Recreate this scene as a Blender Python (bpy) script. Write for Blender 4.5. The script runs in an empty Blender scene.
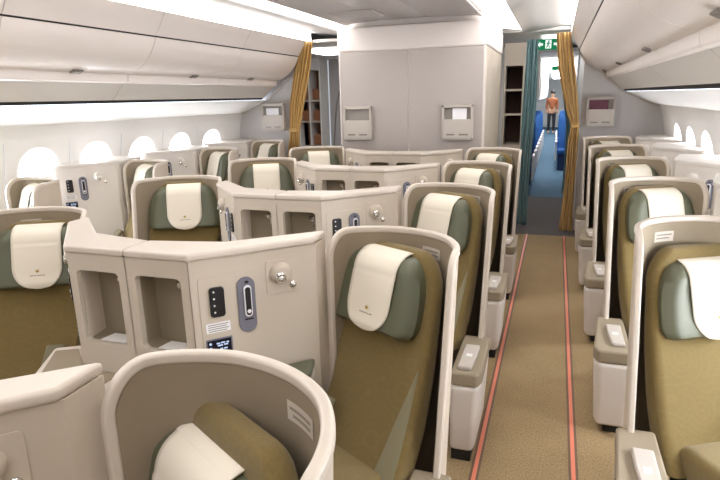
import bpy, bmesh, math, random
from mathutils import Vector, Matrix
random.seed(5)
C = bpy.context.scene.collection
PI = math.pi

# ------------------------------------------------------------------ materials
def lin(c):
    def f(v):
        v /= 255.0
        return v / 12.92 if v <= 0.04045 else ((v + 0.055) / 1.055) ** 2.4
    return (f(c[0]), f(c[1]), f(c[2]), 1.0)

def mat(name, rgb, rough=0.5, metal=0.0, var=0.0, scale=8.0, bump=0.0, bscale=200.0, coat=0.0, sheen=0.0, spec=0.5):
    m = bpy.data.materials.new(name); m.use_nodes = True
    nt = m.node_tree; b = nt.nodes['Principled BSDF']
    b.inputs['Base Color'].default_value = lin(rgb)
    b.inputs['Roughness'].default_value = rough
    b.inputs['Metallic'].default_value = metal
    b.inputs['Specular IOR Level'].default_value = spec
    if coat: b.inputs['Coat Weight'].default_value = coat; b.inputs['Coat Roughness'].default_value = 0.15
    if sheen: b.inputs['Sheen Weight'].default_value = sheen
    tc = nt.nodes.new('ShaderNodeTexCoord')
    if var:
        n = nt.nodes.new('ShaderNodeTexNoise'); n.inputs['Scale'].default_value = scale; n.inputs['Detail'].default_value = 5
        nt.links.new(tc.outputs['Object'], n.inputs['Vector'])
        mx = nt.nodes.new('ShaderNodeMix'); mx.data_type = 'RGBA'
        a = lin(rgb)
        mx.inputs['A'].default_value = (a[0]*(1-var), a[1]*(1-var), a[2]*(1-var), 1)
        mx.inputs['B'].default_value = (min(1, a[0]*(1+var)), min(1, a[1]*(1+var)), min(1, a[2]*(1+var)), 1)
        nt.links.new(n.outputs['Fac'], mx.inputs['Factor'])
        nt.links.new(mx.outputs['Result'], b.inputs['Base Color'])
    if bump:
        n2 = nt.nodes.new('ShaderNodeTexNoise'); n2.inputs['Scale'].default_value = bscale; n2.inputs['Detail'].default_value = 3
        nt.links.new(tc.outputs['Object'], n2.inputs['Vector'])
        bp = nt.nodes.new('ShaderNodeBump'); bp.inputs['Strength'].default_value = bump; bp.inputs['Distance'].default_value = 0.002
        nt.links.new(n2.outputs['Fac'], bp.inputs['Height'])
        nt.links.new(bp.outputs['Normal'], b.inputs['Normal'])
    return m

def emit(name, rgb, strength):
    m = bpy.data.materials.new(name); m.use_nodes = True
    nt = m.node_tree; nt.nodes.clear()
    e = nt.nodes.new('ShaderNodeEmission'); e.inputs['Color'].default_value = lin(rgb); e.inputs['Strength'].default_value = strength
    o = nt.nodes.new('ShaderNodeOutputMaterial'); nt.links.new(e.outputs[0], o.inputs['Surface'])
    return m

def floral(name, base, line, rough=0.9):
    """woven olive upholstery with a faint tone-on-tone blossom motif"""
    m = mat(name, base, rough, bump=0.5, bscale=700, sheen=0.25)
    nt = m.node_tree; b = nt.nodes['Principled BSDF']
    tc = nt.nodes.new('ShaderNodeTexCoord')
    v = nt.nodes.new('ShaderNodeTexVoronoi'); v.inputs['Scale'].default_value = 7.0
    nt.links.new(tc.outputs['Object'], v.inputs['Vector'])
    w = nt.nodes.new('ShaderNodeMath'); w.operation = 'SINE'
    mul = nt.nodes.new('ShaderNodeMath'); mul.operation = 'MULTIPLY'; mul.inputs[1].default_value = 42
    nt.links.new(v.outputs['Distance'], mul.inputs[0]); nt.links.new(mul.outputs[0], w.inputs[0])
    r = nt.nodes.new('ShaderNodeMapRange'); r.inputs['From Min'].default_value = 0.75; r.inputs['From Max'].default_value = 1.0
    r.inputs['To Max'].default_value = 0.38
    nt.links.new(w.outputs[0], r.inputs['Value'])
    n = nt.nodes.new('ShaderNodeTexNoise'); n.inputs['Scale'].default_value = 260; n.inputs['Detail'].default_value = 2
    nt.links.new(tc.outputs['Object'], n.inputs['Vector'])
    mx0 = nt.nodes.new('ShaderNodeMix'); mx0.data_type = 'RGBA'
    a = lin(base)
    mx0.inputs['A'].default_value = (a[0]*.75, a[1]*.75, a[2]*.75, 1); mx0.inputs['B'].default_value = (a[0]*1.25, a[1]*1.25, a[2]*1.25, 1)
    nt.links.new(n.outputs['Fac'], mx0.inputs['Factor'])
    mx = nt.nodes.new('ShaderNodeMix'); mx.data_type = 'RGBA'
    mx.inputs['B'].default_value = lin(line)
    nt.links.new(mx0.outputs['Result'], mx.inputs['A'])
    nt.links.new(r.outputs['Result'], mx.inputs['Factor'])
    nt.links.new(mx.outputs['Result'], b.inputs['Base Color'])
    return m

MT = dict(
    cream=mat('cream_plastic', (194, 183, 168), 0.42, bump=0.04, bscale=400),
    cap=mat('cream_cap', (202, 192, 180), 0.32, bump=0.03, bscale=300),
    taupe=mat('taupe_lining', (142, 129, 109), 0.75, var=0.04, scale=30, bump=0.12, bscale=500),
    niche=mat('niche_lining', (142, 130, 110), 0.7, bump=0.1, bscale=500),
    fabric=floral('olive_fabric', (114, 96, 52), (126, 107, 62)),
    piping=mat('olive_velour', (122, 100, 52), 0.9, var=0.12, scale=60, bump=0.4, bscale=500, sheen=0.3),
    leather=mat('green_leather', (90, 93, 74), 0.45, bump=0.15, bscale=180),
    pale=mat('pale_green_leather', (140, 133, 116), 0.5, bump=0.15, bscale=180),
    sidepanel=mat('bolster_side', (128, 122, 96), 0.8, bump=0.3, bscale=500),  # bolster fabric with caught window light put into its colour
    cloth=mat('cover_cloth', (228, 221, 206), 0.9, bump=0.3, bscale=600),
    gold=mat('gold_print', (168, 140, 60), 0.6),
    ink=mat('grey_ink', (146, 137, 126), 0.7),
    black=mat('black_plastic', (18, 18, 24), 0.3),
    dark=mat('dark_gap', (34, 32, 30), 0.8),
    grey=mat('handset_grey', (110, 110, 122), 0.45),
    chrome=mat('chrome', (215, 213, 210), 0.16, metal=1.0),
    white=mat('white_plastic', (232, 230, 228), 0.45),
    paper=mat('paper', (236, 236, 240), 0.8),
    screen=mat('screen_glass', (14, 20, 40), 0.15),
    glow=emit('screen_icons', (196, 212, 240), 1.0),
    belt=mat('belt_pad', (112, 106, 84), 0.8, bump=0.3, bscale=500),
    bin=mat('bin_plastic', (228, 220, 215), 0.4, bump=0.02),
    binlow=mat('bin_lower', (214, 210, 204), 0.4),
    latch=mat('latch_grey', (120, 112, 106), 0.4),
    wall=mat('sidewall', (240, 239, 237), 0.5, bump=0.03),
    ceil=mat('ceiling_panel', (176, 170, 166), 0.6),
    bulk=mat('bulkhead_grey', (172, 164, 159), 0.65, bump=0.06, bscale=300),
    bulk2=mat('bulkhead_cool', (190, 187, 186), 0.65, bump=0.06, bscale=300),
    band=mat('bulkhead_band', (214, 206, 201), 0.5),
    pocket=mat('pocket_plastic', (186, 178, 170), 0.5),
    pocketin=mat('pocket_inner', (148, 142, 136), 0.7),
    goldcurtain=mat('gold_curtain', (190, 154, 92), 0.85, var=0.1, scale=14, bump=0.3, bscale=300, sheen=0.2),
    teal=mat('teal_curtain', (88, 124, 128), 0.85, var=0.1, scale=14, bump=0.3, bscale=300, sheen=0.2),
    strip=mat('path_strip', (226, 132, 104), 0.5),
    stripedge=mat('path_strip_edge', (112, 88, 70), 0.6),
    vinyl=mat('galley_vinyl', (92, 87, 86), 0.85, var=0.05, scale=60, spec=0.15),
    bluefloor=mat('blue_carpet', (88, 116, 138), 0.95, var=0.15, scale=30, spec=0.1),
    blue=mat('blue_seat', (26, 84, 150), 0.8, bump=0.2),
    navy=mat('navy_seat', (34, 52, 92), 0.8),
    exitgreen=emit('exit_green', (34, 140, 92), 0.75),
    exitwhite=emit('exit_white', (235, 250, 240), 1.1),
    wood=mat('shelf_brown', (150, 98, 64), 0.6, var=0.12, scale=12),
    wooddark=mat('shelf_dark', (74, 46, 36), 0.7, var=0.1, scale=12),
    skin=mat('skin', (206, 160, 132), 0.6), hair=mat('hair', (30, 24, 20), 0.6),
    shirt=mat('brown_shirt', (146, 84, 52), 0.85), trousers=mat('dark_trousers', (42, 40, 46), 0.85),
    card=mat('picture_card', (96, 44, 62), 0.5, var=0.8, scale=22),
    lamp=emit('cove_lamp', (255, 250, 247), 9.0),
    lamp2=emit('aisle_lamp', (255, 251, 248), 6.5),
    side=emit('sidewall_lamp', (228, 238, 255), 8.0),
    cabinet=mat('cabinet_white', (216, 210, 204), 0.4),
    eco=emit('economy_lamp', (255, 252, 250), 16.0),
    galley=emit('galley_lamp', (255, 252, 248), 3.0),
    sky=emit('window_daylight', (244, 248, 255), 42.0),
    spot=emit('spot_lamp', (255, 246, 230), 9.0),
)
def carpet():
    m = mat('brown_carpet', (170, 142, 106), 0.95, bump=0.8, bscale=380)
    nt = m.node_tree; b = nt.nodes['Principled BSDF']
    tc = nt.nodes.new('ShaderNodeTexCoord')
    n = nt.nodes.new('ShaderNodeTexNoise'); n.inputs['Scale'].default_value = 130; n.inputs['Detail'].default_value = 4
    nt.links.new(tc.outputs['Object'], n.inputs['Vector'])
    n2 = nt.nodes.new('ShaderNodeTexNoise'); n2.inputs['Scale'].default_value = 5; n2.inputs['Detail'].default_value = 4
    nt.links.new(tc.outputs['Object'], n2.inputs['Vector'])
    cr = nt.nodes.new('ShaderNodeValToRGB')
    cr.color_ramp.elements[0].position = 0.3; cr.color_ramp.elements[0].color = lin((140, 117, 82))
    cr.color_ramp.elements[1].position = 0.7; cr.color_ramp.elements[1].color = lin((186, 162, 122))
    nt.links.new(n.outputs['Fac'], cr.inputs['Fac'])
    mx = nt.nodes.new('ShaderNodeMix'); mx.data_type = 'RGBA'; mx.blend_type = 'MULTIPLY'
    mx.inputs['Factor'].default_value = 0.25
    nt.links.new(cr.outputs['Color'], mx.inputs['A']); nt.links.new(n2.outputs['Fac'], mx.inputs['B'])
    nt.links.new(mx.outputs['Result'], b.inputs['Base Color'])
    return m
MT['carpet'] = carpet()

# ------------------------------------------------------------------ mesh helpers
class MB:
    """collects pieces; each piece is bevelled alone, then joined"""
    def __init__(self): self.bm = bmesh.new()
    def _join(self, t, bev=0, seg=2, angle=30):
        if bev:
            bmesh.ops.recalc_face_normals(t, faces=t.faces)
            es = [e for e in t.edges if len(e.link_faces) == 2 and e.calc_face_angle(0) > math.radians(angle)]
            bmesh.ops.bevel(t, geom=es, offset=bev, segments=seg, profile=0.5, affect='EDGES', clamp_overlap=True)
        me = bpy.data.meshes.new('tmp'); t.to_mesh(me); t.free()
        self.bm.from_mesh(me); bpy.data.meshes.remove(me)
        return self
    def box(self, x0, x1, y0, y1, z0, z1, bev=0, seg=2):
        return self.prism([(x0, y0), (x1, y0), (x1, y1), (x0, y1)], z0, z1, bev, seg)
    def prism(self, poly, z0, z1, bev=0, seg=2, top=None):
        t = bmesh.new(); top = top or poly
        a = [t.verts.new((p[0], p[1], z0)) for p in poly]; b = [t.verts.new((p[0], p[1], z1)) for p in top]
        n = len(poly)
        t.faces.new(a[::-1]); t.faces.new(b)
        for i in range(n): t.faces.new((a[i], a[(i+1) % n], b[(i+1) % n], b[i]))
        bmesh.ops.recalc_face_normals(t, faces=t.faces)
        return self._join(t, bev, seg)
    def extr(self, poly, fr, d0, d1, bev=0, seg=2):
        """polygon in the plane of frame fr=(origin, ex, ez, normal), pushed from d0 to d1 along the normal"""
        o, ex, ez, n = fr
        t = bmesh.new()
        a = [t.verts.new(o + ex*p[0] + ez*p[1] + n*d0) for p in poly]
        b = [t.verts.new(o + ex*p[0] + ez*p[1] + n*d1) for p in poly]
        k = len(poly)
        t.faces.new(a[::-1]); t.faces.new(b)
        for i in range(k): t.faces.new((a[i], a[(i+1) % k], b[(i+1) % k], b[i]))
        bmesh.ops.recalc_face_normals(t, faces=t.faces)
        return self._join(t, bev, seg, 50)
    def plate(self, fr, cx, cz, w, h, r, d0, d1, bev=0, rot=0):
        return self.extr(rrect(cx, cz, w, h, r, rot=rot), fr, d0, d1, bev)
    def ring(self, inner, rect, fn, flip=False):
        """faces between a closed loop and the rectangle around it; fn maps 2-D to 3-D"""
        t = bmesh.new()
        x0, x1, z0, z1 = rect; cx = sum(p[0] for p in inner)/len(inner); cz = sum(p[1] for p in inner)/len(inner)
        out = []
        for p in inner:
            dx, dz = p[0]-cx, p[1]-cz
            k = min(((x1-cx)/dx if dx > 1e-9 else (x0-cx)/dx if dx < -1e-9 else 1e9), ((z1-cz)/dz if dz > 1e-9 else (z0-cz)/dz if dz < -1e-9 else 1e9))
            out.append([cx+dx*k, cz+dz*k])
        for c in ((x0, z0), (x0, z1), (x1, z0), (x1, z1)):
            i = min(range(len(out)), key=lambda i: (out[i][0]-c[0])**2+(out[i][1]-c[1])**2); out[i] = list(c)
        rows = [[(a[0]+(b[0]-a[0])*k, a[1]+(b[1]-a[1])*k) for a, b in zip(inner, out)] for k in (0, .33, .66, 1)]
        vs = [[t.verts.new(fn(*p)) for p in r] for r in rows]
        n = len(inner)
        for a, b in zip(vs, vs[1:]):
            for i in range(n):
                f = (a[i], a[(i+1) % n], b[(i+1) % n], b[i]); t.faces.new(f[::-1] if flip else f)
        return self._join(t)
    def loft(self, loops, cap0=True, cap1=True, closed=True):
        t = bmesh.new()
        vs = [[t.verts.new(p) for p in l] for l in loops]
        n = len(loops[0])
        for a, b in zip(vs, vs[1:]):
            for i in range(n if closed else n-1):
                t.faces.new((a[i], a[(i+1) % n], b[(i+1) % n], b[i]))
        if closed and cap0: t.faces.new(vs[0][::-1])
        if closed and cap1: t.faces.new(vs[-1])
        bmesh.ops.recalc_face_normals(t, faces=t.faces)
        return self._join(t)
    def tube(self, path, r, n=10):
        path = [Vector(p) for p in path]; loops = []
        up = Vector((0, 0, 1))
        for i, p in enumerate(path):
            d = (path[min(i+1, len(path)-1)] - path[max(i-1, 0)]).normalized()
            u = d.cross(up if abs(d.z) < .9 else Vector((1, 0, 0))).normalized(); v = d.cross(u)
            rr = r[i] if isinstance(r, (list, tuple)) else r
            loops.append([p + u*math.cos(a)*rr + v*math.sin(a)*rr for a in [2*PI*k/n for k in range(n)]])
        return self.loft(loops)
    def lathe(self, fr, cx, cz, prof, n=20):
        """(radius, depth) profile turned round the frame's normal"""
        o, ex, ez, nn = fr; c = o + ex*cx + ez*cz
        return self.loft([[c + ex*math.cos(2*PI*k/n)*r + ez*math.sin(2*PI*k/n)*r + nn*d for k in range(n)] for r, d in prof])
    def done(self, name, m, parent=None, mirror=False, sharp=38):
        bm = self.bm
        bmesh.ops.remove_doubles(bm, verts=bm.verts, dist=1e-5)
        if mirror:
            for v in bm.verts: v.co.x = -v.co.x
            bmesh.ops.reverse_faces(bm, faces=bm.faces)
        for f in bm.faces: f.smooth = True
        for e in bm.edges:
            if len(e.link_faces) == 2 and e.calc_face_angle(0) > math.radians(sharp): e.smooth = False
        me = bpy.data.meshes.new(name); bm.to_mesh(me); bm.free()
        me.materials.append(MT[m] if isinstance(m, str) else m)
        o = bpy.data.objects.new(name, me); C.objects.link(o)
        wn_ = o.modifiers.new('normals', 'WEIGHTED_NORMAL'); wn_.keep_sharp = True; wn_.weight = 90
        if parent: o.parent = parent
        return o

def rrect(cx, cz, w, h, r, n=6, rot=0):
    r = min(r, w/2-1e-4, h/2-1e-4); p = []
    for (sx, sz, a0) in ((1, -1, -PI/2), (1, 1, 0), (-1, 1, PI/2), (-1, -1, PI)):
        for k in range(n+1):
            a = a0 + PI/2*k/n
            p.append((sx*(w/2-r)+r*math.cos(a), sz*(h/2-r)+r*math.sin(a)))
    c, s = math.cos(rot), math.sin(rot)
    return [(cx+x*c-z*s, cz+x*s+z*c) for x, z in p]
def frame(a, b, flip=1):
    """vertical plane through plan points a->b; normal to the right of a->b when flip = 1"""
    a = Vector((a[0], a[1], 0)); b = Vector((b[0], b[1], 0)); ex = (b-a).normalized()
    return (a, ex, Vector((0, 0, 1)), Vector((ex.y, -ex.x, 0))*flip)
def smooth(pts, n=8):
    """Catmull-Rom through pts"""
    out = []; P = [Vector(p) for p in pts]
    for i in range(len(P)-1):
        p0, p1, p2, p3 = P[max(i-1, 0)], P[i], P[i+1], P[min(i+2, len(P)-1)]
        for k in range(n):
            t = k/n
            out.append(0.5*((2*p1)+(p2-p0)*t+(2*p0-5*p1+4*p2-p3)*t*t+(3*p1-p0-3*p2+p3)*t**3))
    out.append(P[-1]); return out
def interp(tab, x):
    if x <= tab[0][0]: return tab[0][1]
    for (a, u), (b, v) in zip(tab, tab[1:]):
        if x <= b: return u+(v-u)*(x-a)/(b-a)
    return tab[-1][1]
def empty(name, loc=(0, 0, 0), rz=0):
    o = bpy.data.objects.new(name, None); C.objects.link(o); o.location = loc; o.rotation_euler.z = rz; o.empty_display_size = .1
    return o
def tag(o, label, cat, group=None):
    o['label'] = label; o['category'] = cat
    if group: o['group'] = group
    return o
def struct(o): o['kind'] = 'structure'; return o
def children(o): return [c for c in C.objects if c.parent == o]
def copy_tree(o, parent=None):
    c = o.copy(); C.objects.link(c)
    if parent: c.parent = parent
    for ch in children(o): copy_tree(ch, c)
    return c

XC = -1.35                     # cabin centre line
TOP = 1.17                     # height of shells and consoles

# ------------------------------------------------------------------ business seat
PLAN = smooth([(0, -.34), (0, -.26), (-.022, -.175), (-.075, -.09), (-.17, -.026), (-.29, 0), (-.40, -.025), (-.468, -.07), (-.502, -.135)], 6)
LEN = [0.0]
for a, b in zip(PLAN, PLAN[1:]): LEN.append(LEN[-1]+(b-a).length)
TOT = LEN[-1]
def plan_at(s):
    for i in range(len(LEN)-1):
        if s <= LEN[i+1]+1e-9:
            k = (s-LEN[i])/(LEN[i+1]-LEN[i]); p = PLAN[i].lerp(PLAN[i+1], k)
            d = (PLAN[min(i+2, len(PLAN)-1)]-PLAN[max(i-1, 0)]).normalized()
            return p, Vector((d.y, -d.x))      # outward normal
    return PLAN[-1], Vector((0, 1))
def top_z(s):
    R1, R2 = .055, .10
    if s < R1: return TOP-(R1-math.sqrt(max(0, R1*R1-(R1-s)**2)))
    e = TOT-s
    if e < R2: return TOP-(R2-math.sqrt(max(0, R2*R2-(R2-e)**2)))
    return TOP
def shell_pt(s, z, off=0.0):
    p, n = plan_at(s)
    w = max(0, 1-s/.30); w = w*w*(3-2*w)
    ax = max(0, 1-s/.45)
    q = Vector((p[0]+n[0]*off, p[1]+n[1]*off, z))
    q.y -= .13*(TOP-z)*w; q.x -= .03*(TOP-z)*ax
    return q
# outward normal: check sign so that it points away from the sitter
_p, _n = plan_at(TOT*.55)
NS = 1 if _n[1] > 0 else -1

SEAT_ANGLE = math.radians(29)
def make_seat(name, mir, window, dx=0, ex=0, hwid=.09):
    root = empty(name)
    D = lambda b, nm, m, par=root: b.done(nm, m, par, mir)
    samples = [TOT*k/64 for k in range(65)]
    samples = sorted(set(samples + [.055*(1-math.cos(PI/2*k/6)) for k in range(7)] + [TOT-.10*(1-math.cos(PI/2*k/8)) for k in range(9)]))
    T = .016
    zs = [0, .1, .25, .4, .55, .7, .82, .92, 1.0]
    for nm, off, m in (('shell_panel', 0, 'cream'), ('shell_lining', -T, 'taupe')):
        b = MB()
        b.loft([[shell_pt(s, .04+(top_z(s)-.045)*k, off*NS) for k in zs] for s in samples], closed=False)
        o = D(b, nm, m)
        if nm == 'shell_lining': o['label'] = 'taupe inner lining of the shell'
    # rim that follows front edge, top and inner edge
    path = []
    def edge(s, z): path.append((s, z))
    for k in range(9): edge(0, .04+(top_z(0)-.04)*k/8)
    for s in samples[1:-1]: edge(s, top_z(s))
    for k in range(9): edge(TOT, top_z(TOT)-(top_z(TOT)-.04)*k/8)
    pts = [shell_pt(s, z, -T/2*NS) for s, z in path]
    loops = []
    for i, (s, z) in enumerate(path):
        t = (pts[min(i+1, len(pts)-1)]-pts[max(i-1, 0)]).normalized()
        n2 = plan_at(s)[1]; n = Vector((n2[0], n2[1], 0))*NS
        n = (n-t*n.dot(t)).normalized(); v = t.cross(n)
        loops.append([pts[i]+n*x+v*y for x, y in rrect(0, 0, T+.007, .024, .007, n=3)])
    b = MB(); b.loft(loops); D(b, 'shell_rim', 'cap')
    # placard on the lining near the aisle corner
    s0, s1 = .275, .37
    pl = []
    for off0, sa, sb, za, zb in ((.0015, s0, s1, 1.085, 1.125),):
        pl = [[shell_pt(sa+(sb-sa)*k/6, z, (-T-off0)*NS) for z in (za, zb)] for k in range(7)]
    o = D(MB().loft(pl, closed=False), 'placard', 'cap'); o['label'] = 'small white placard'
    b = MB()
    for za, zb, e in ((1.109, 1.115, .01), (1.096, 1.102, .02)):
        b.loft([[shell_pt(s0+.008+(s1-s0-.008-e)*k/6, z, (-T-.003)*NS) for z in (za, zb)] for k in range(7)], closed=False)
    D(b, 'lettering', 'ink', o)

    # sitter's frame
    ca, sa = math.cos(SEAT_ANGLE), math.sin(SEAT_ANGLE)
    O = Vector((-.258+dx, -.085, 0)); U = Vector((ca, -sa, 0)); W = Vector((-sa, -ca, 0)); Z = Vector((0, 0, 1))
    def P(u, w, z): return O+U*u+W*w+Z*z
    cw = [(.40, .34), (.48, .28), (.60, .205), (.75, .125), (.90, .06), (1.02, .02), (1.12, .0)]      # front of the backrest
    def wfront(z): return interp(cw, z)
    loops = []
    zs = [.40, .45, .5, .56, .62, .68, .74, .80, .86, .92, .96, 1.0, 1.03, 1.055, 1.075, 1.09, 1.104, 1.113, 1.119]
    BT = 1.122
    def hws(z):
        h = .217; zt = BT-z
        if zt < .17: h -= (.17-math.sqrt(max(0, .17**2-(.17-zt)**2)))*.78
        return h, .085*max(0, min(1, (.95-z)/.55))
    for z in zs:
        hw, ext = hws(z); zt = BT-z
        tf = .062+.04*max(0, min(1, (.95-z)/.4))
        th = tf if zt > .035 else tf*math.sqrt(max(.05, 1-((.035-zt)/.035)**2))
        wf = wfront(z)
        l = []
        for x, y in rrect(0, 0, hw*2, th, min(.028, th*.45), n=4):
            yy = y
            if y > 0: yy = y-.012*math.cos(min(1, abs(x)/hw)*PI)*.5-.006
            if x > 0: x += ext*(x/hw)
            else: x *= 1-(1-(interp([(.4, .13), (.6, .145), (.7, .17), (.8, .205)], z)-max(0, -dx)*max(0, min(1, (1-z)*4)))/.205)*(abs(x)/hw)
            l.append(P(x, wf-tf/2+yy, z))
        loops.append(l)
    D(MB().loft(loops), 'backrest', 'fabric')
    if not window:     # window light painted as a paler wedge low on the aisle bolster
        lp = []
        for z, k in ((.41, 1), (.48, .86), (.56, .66), (.64, .42), (.70, .22), (.755, .03)):
            hw, ext = hws(z); ur = hw+ext-.02; wf = wfront(z)+.003
            lp.append([P(ur-.085*k-.004, wf-.010, z), P(ur-.085*k, wf-.001, z), P(ur-.04*k, wf+.002, z), P(ur, wf-.004, z), P(ur+.001, wf-.016, z)])
        o = D(MB().loft(lp), 'side_panel', 'sidepanel'); o['label'] = 'pale grey green panel low on the aisle side of the backrest'
    # headrest with folded wings
    HT = 1.098
    def hfront(u, z):
        k = min(1, abs(u)/.2)
        return wfront(z)+.062+.012*k**3-.05*max(0, k-.75)**2*8
    loops = []
    for z in [.835, .84, .852, .87, .90, .94, .98, 1.01, 1.035, 1.05, 1.062, 1.074, 1.084, 1.091, 1.0955, HT]:
        e0 = (z-.835)/.03; e1 = (HT+.001-z)/.06
        sh = math.sqrt(max(.03, 1-(1-min(1, e0))**2))*math.sqrt(max(.03, 1-(1-min(1, e1))**2))
        k1 = max(0, (z-.88)/(HT-.88))
        hw = .120+hwid*math.sqrt(max(0, 1-k1**2.2))-.02*(1-min(1, e0))
        l = []; N = 18
        back = .010
        for k in range(N+1):
            u = -hw+2*hw*k/N
            f = hfront(u*.2/hw, z); w0 = wfront(z)-back
            q = 1-max(0, abs(u)/hw-.8)**2*7
            l.append(P(u, w0+(f-w0)*(.35+.65*sh)*q, z))
        for k in range(N+1):
            u = hw-2*hw*k/N; l.append(P(u*.97, wfront(z)-back-.015, z))
        loops.append(l)
    o = D(MB().loft(loops), 'headrest', 'leather'); o['label'] = 'dark grey green leather headrest'
    # headrest cover: over the top and down the front
    HB = wfront(1.09)
    def cov(u, t):       # t 0..1 from behind the top to the lower hem
        if t < .16:
            k = t/.16; return P(u, HB-.034, 1.02+.083*k)
        if t < .24:
            k = (t-.16)/.08; return P(u, HB-.034+(.034+.018)*k, HT+.006+.004*math.sin(k*PI))
        k = (t-.24)/.76
        if k < .25:
            a = PI/2*k/.25; z = HT+.004-.058*(1-math.cos(a))
        else: z = HT-.054-.21*(k-.25)/.75
        sh = math.sqrt(max(.03, 1-(1-min(1, max(0, HT+.001-z)/.06))**2)); w0 = wfront(z)-.010
        return P(u, w0+(hfront(u, max(z, .86))-w0)*(.35+.65*sh)+.006+(.003*math.sin(k*5) if k > .3 else 0), z)
    rows = []; NT, NU = 48, 14
    for i in range(NT+1):
        t = i/NT; hw = .107
        r = .098; dl = (1-t)/.76*.285
        if dl < r: hw = .107-(r-math.sqrt(max(0, r*r-(r-dl)**2)))
        rows.append([cov(-hw+2*hw*j/NU, t) for j in range(NU+1)])
    cvr = MB().loft(rows, closed=False).done('headrest_cover', 'cloth', root, mir, 180); cvr['label'] = 'cream cloth cover over the headrest'
    md = cvr.modifiers.new('cloth', 'SOLIDIFY'); md.thickness = .004; md.offset = 0
    # printed emblem: small gold blossom above a line of grey lettering
    b = MB()
    def onc(u, t, off=.004):
        return cov(u, t)+W*off
    for a in (-.9, -.45, 0, .45, .9):
        pts = []
        for (r, d) in ((0, 0), (.006, .35), (.013, 0), (.006, -.35)):
            pts.append(onc(r*math.sin(a+d*(1 if r < .01 else 0)), (.80-r*math.cos(a+d*(1 if r < .01 else 0))*3.6)))
        b.loft([[pts[0], pts[1]], [pts[3], pts[2]]], closed=False)
    D(b, 'emblem', 'gold', cvr)
    b = MB()
    for u0, u1 in ((-.032, -.022), (-.020, -.011), (-.009, .003), (.006, .016), (.018, .032)):
        b.loft([[onc(u, .828), onc(u, .838)] for u in (u0, u1)], closed=False)
    D(b, 'lettering', 'ink', cvr)
    # cushion, base, belt
    loops = []
    for w, h, hw in ((.23, .03, .16), (.25, .09, .185), (.32, .125, .195), (.50, .13, .195), (.60, .12, .195), (.66, .09, .19), (.675, .04, .18)):
        loops.append([P(x+.055+max(0, -dx), w, .335+h*.5+y) for x, y in rrect(0, 0, hw*2, h, .035, n=3)])
    D(MB().loft(loops), 'seat_cushion', 'fabric')
    b = MB(); b.prism([tuple(P(*q, 0)[:2]) for q in ((-.1, .2), (.2, .2), (.2, .6), (-.1, .6))], .0, .34, .02); D(b, 'seat_base', 'dark')
    # padded lap belt lying along the inner side of the cushion
    pth = smooth([P(-.085, .275, .60), P(-.075, .35, .535), P(-.05, .42, .49), P(-.01, .50, .482), P(.03, .54, .48)], 4)
    b = MB(); loops = []
    for i, p in enumerate(pth):
        d = (pth[min(i+1, len(pth)-1)]-pth[max(i-1, 0)]).normalized(); n = d.cross(Z).normalized(); v = n.cross(d)
        loops.append([p+n*x+v*y for x, y in rrect(0, 0, .085, .034, .015, n=3)])
    belt = D(b.loft(loops), 'seat_belt', 'belt')
    fr = (P(.06, .57, .478), (U*.6+W*.8), (U*-.8+W*.6), Z)
    b = MB(); b.plate(fr, 0, 0, .06, .045, .008, 0, .014, .003); D(b, 'buckle', 'chrome', belt)
    b = MB(); b.plate(fr, -.05, 0, .05, .038, .004, .004, .02, .002); D(b, 'webbing', 'black', belt)
    # aisle cabinet with control pad
    cab = D(MB().prism([(-.115, -.80-ex), (-.012+ex, -.80-ex), (-.004+ex, -.75-ex), (-.004, -.40), (-.115, -.40)], .05, .40, .022, 3,
            top=[(-.115, -.835-ex), (.006+ex, -.835-ex), (.022+ex, -.78-ex), (.014, -.40), (-.115, -.40)]), 'aisle_cabinet', 'cabinet')
    cab['label'] = 'low cream cabinet on the aisle side'
    D(MB().prism([(-.112, -.832-ex), (.008+ex, -.832-ex), (.024+ex, -.78-ex), (.017, -.41), (-.112, -.41)], .40, .465, .012, 3), 'cabinet_top', 'niche', cab)
    D(MB().prism([(-.085, -.80), (-.025, -.80), (-.015, -.66), (-.015, -.56), (-.085, -.56)], .463, .485, .008, 3), 'control_pad', 'pocket', cab)
    D(MB().box(-.062, -.036, -.70, -.67, .484, .4865), 'pad_label', 'white', cab)
    D(MB().box(-.108, -.02, -.79, -.42, 0, .05), 'plinth', 'dark', cab)
    return root

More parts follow.
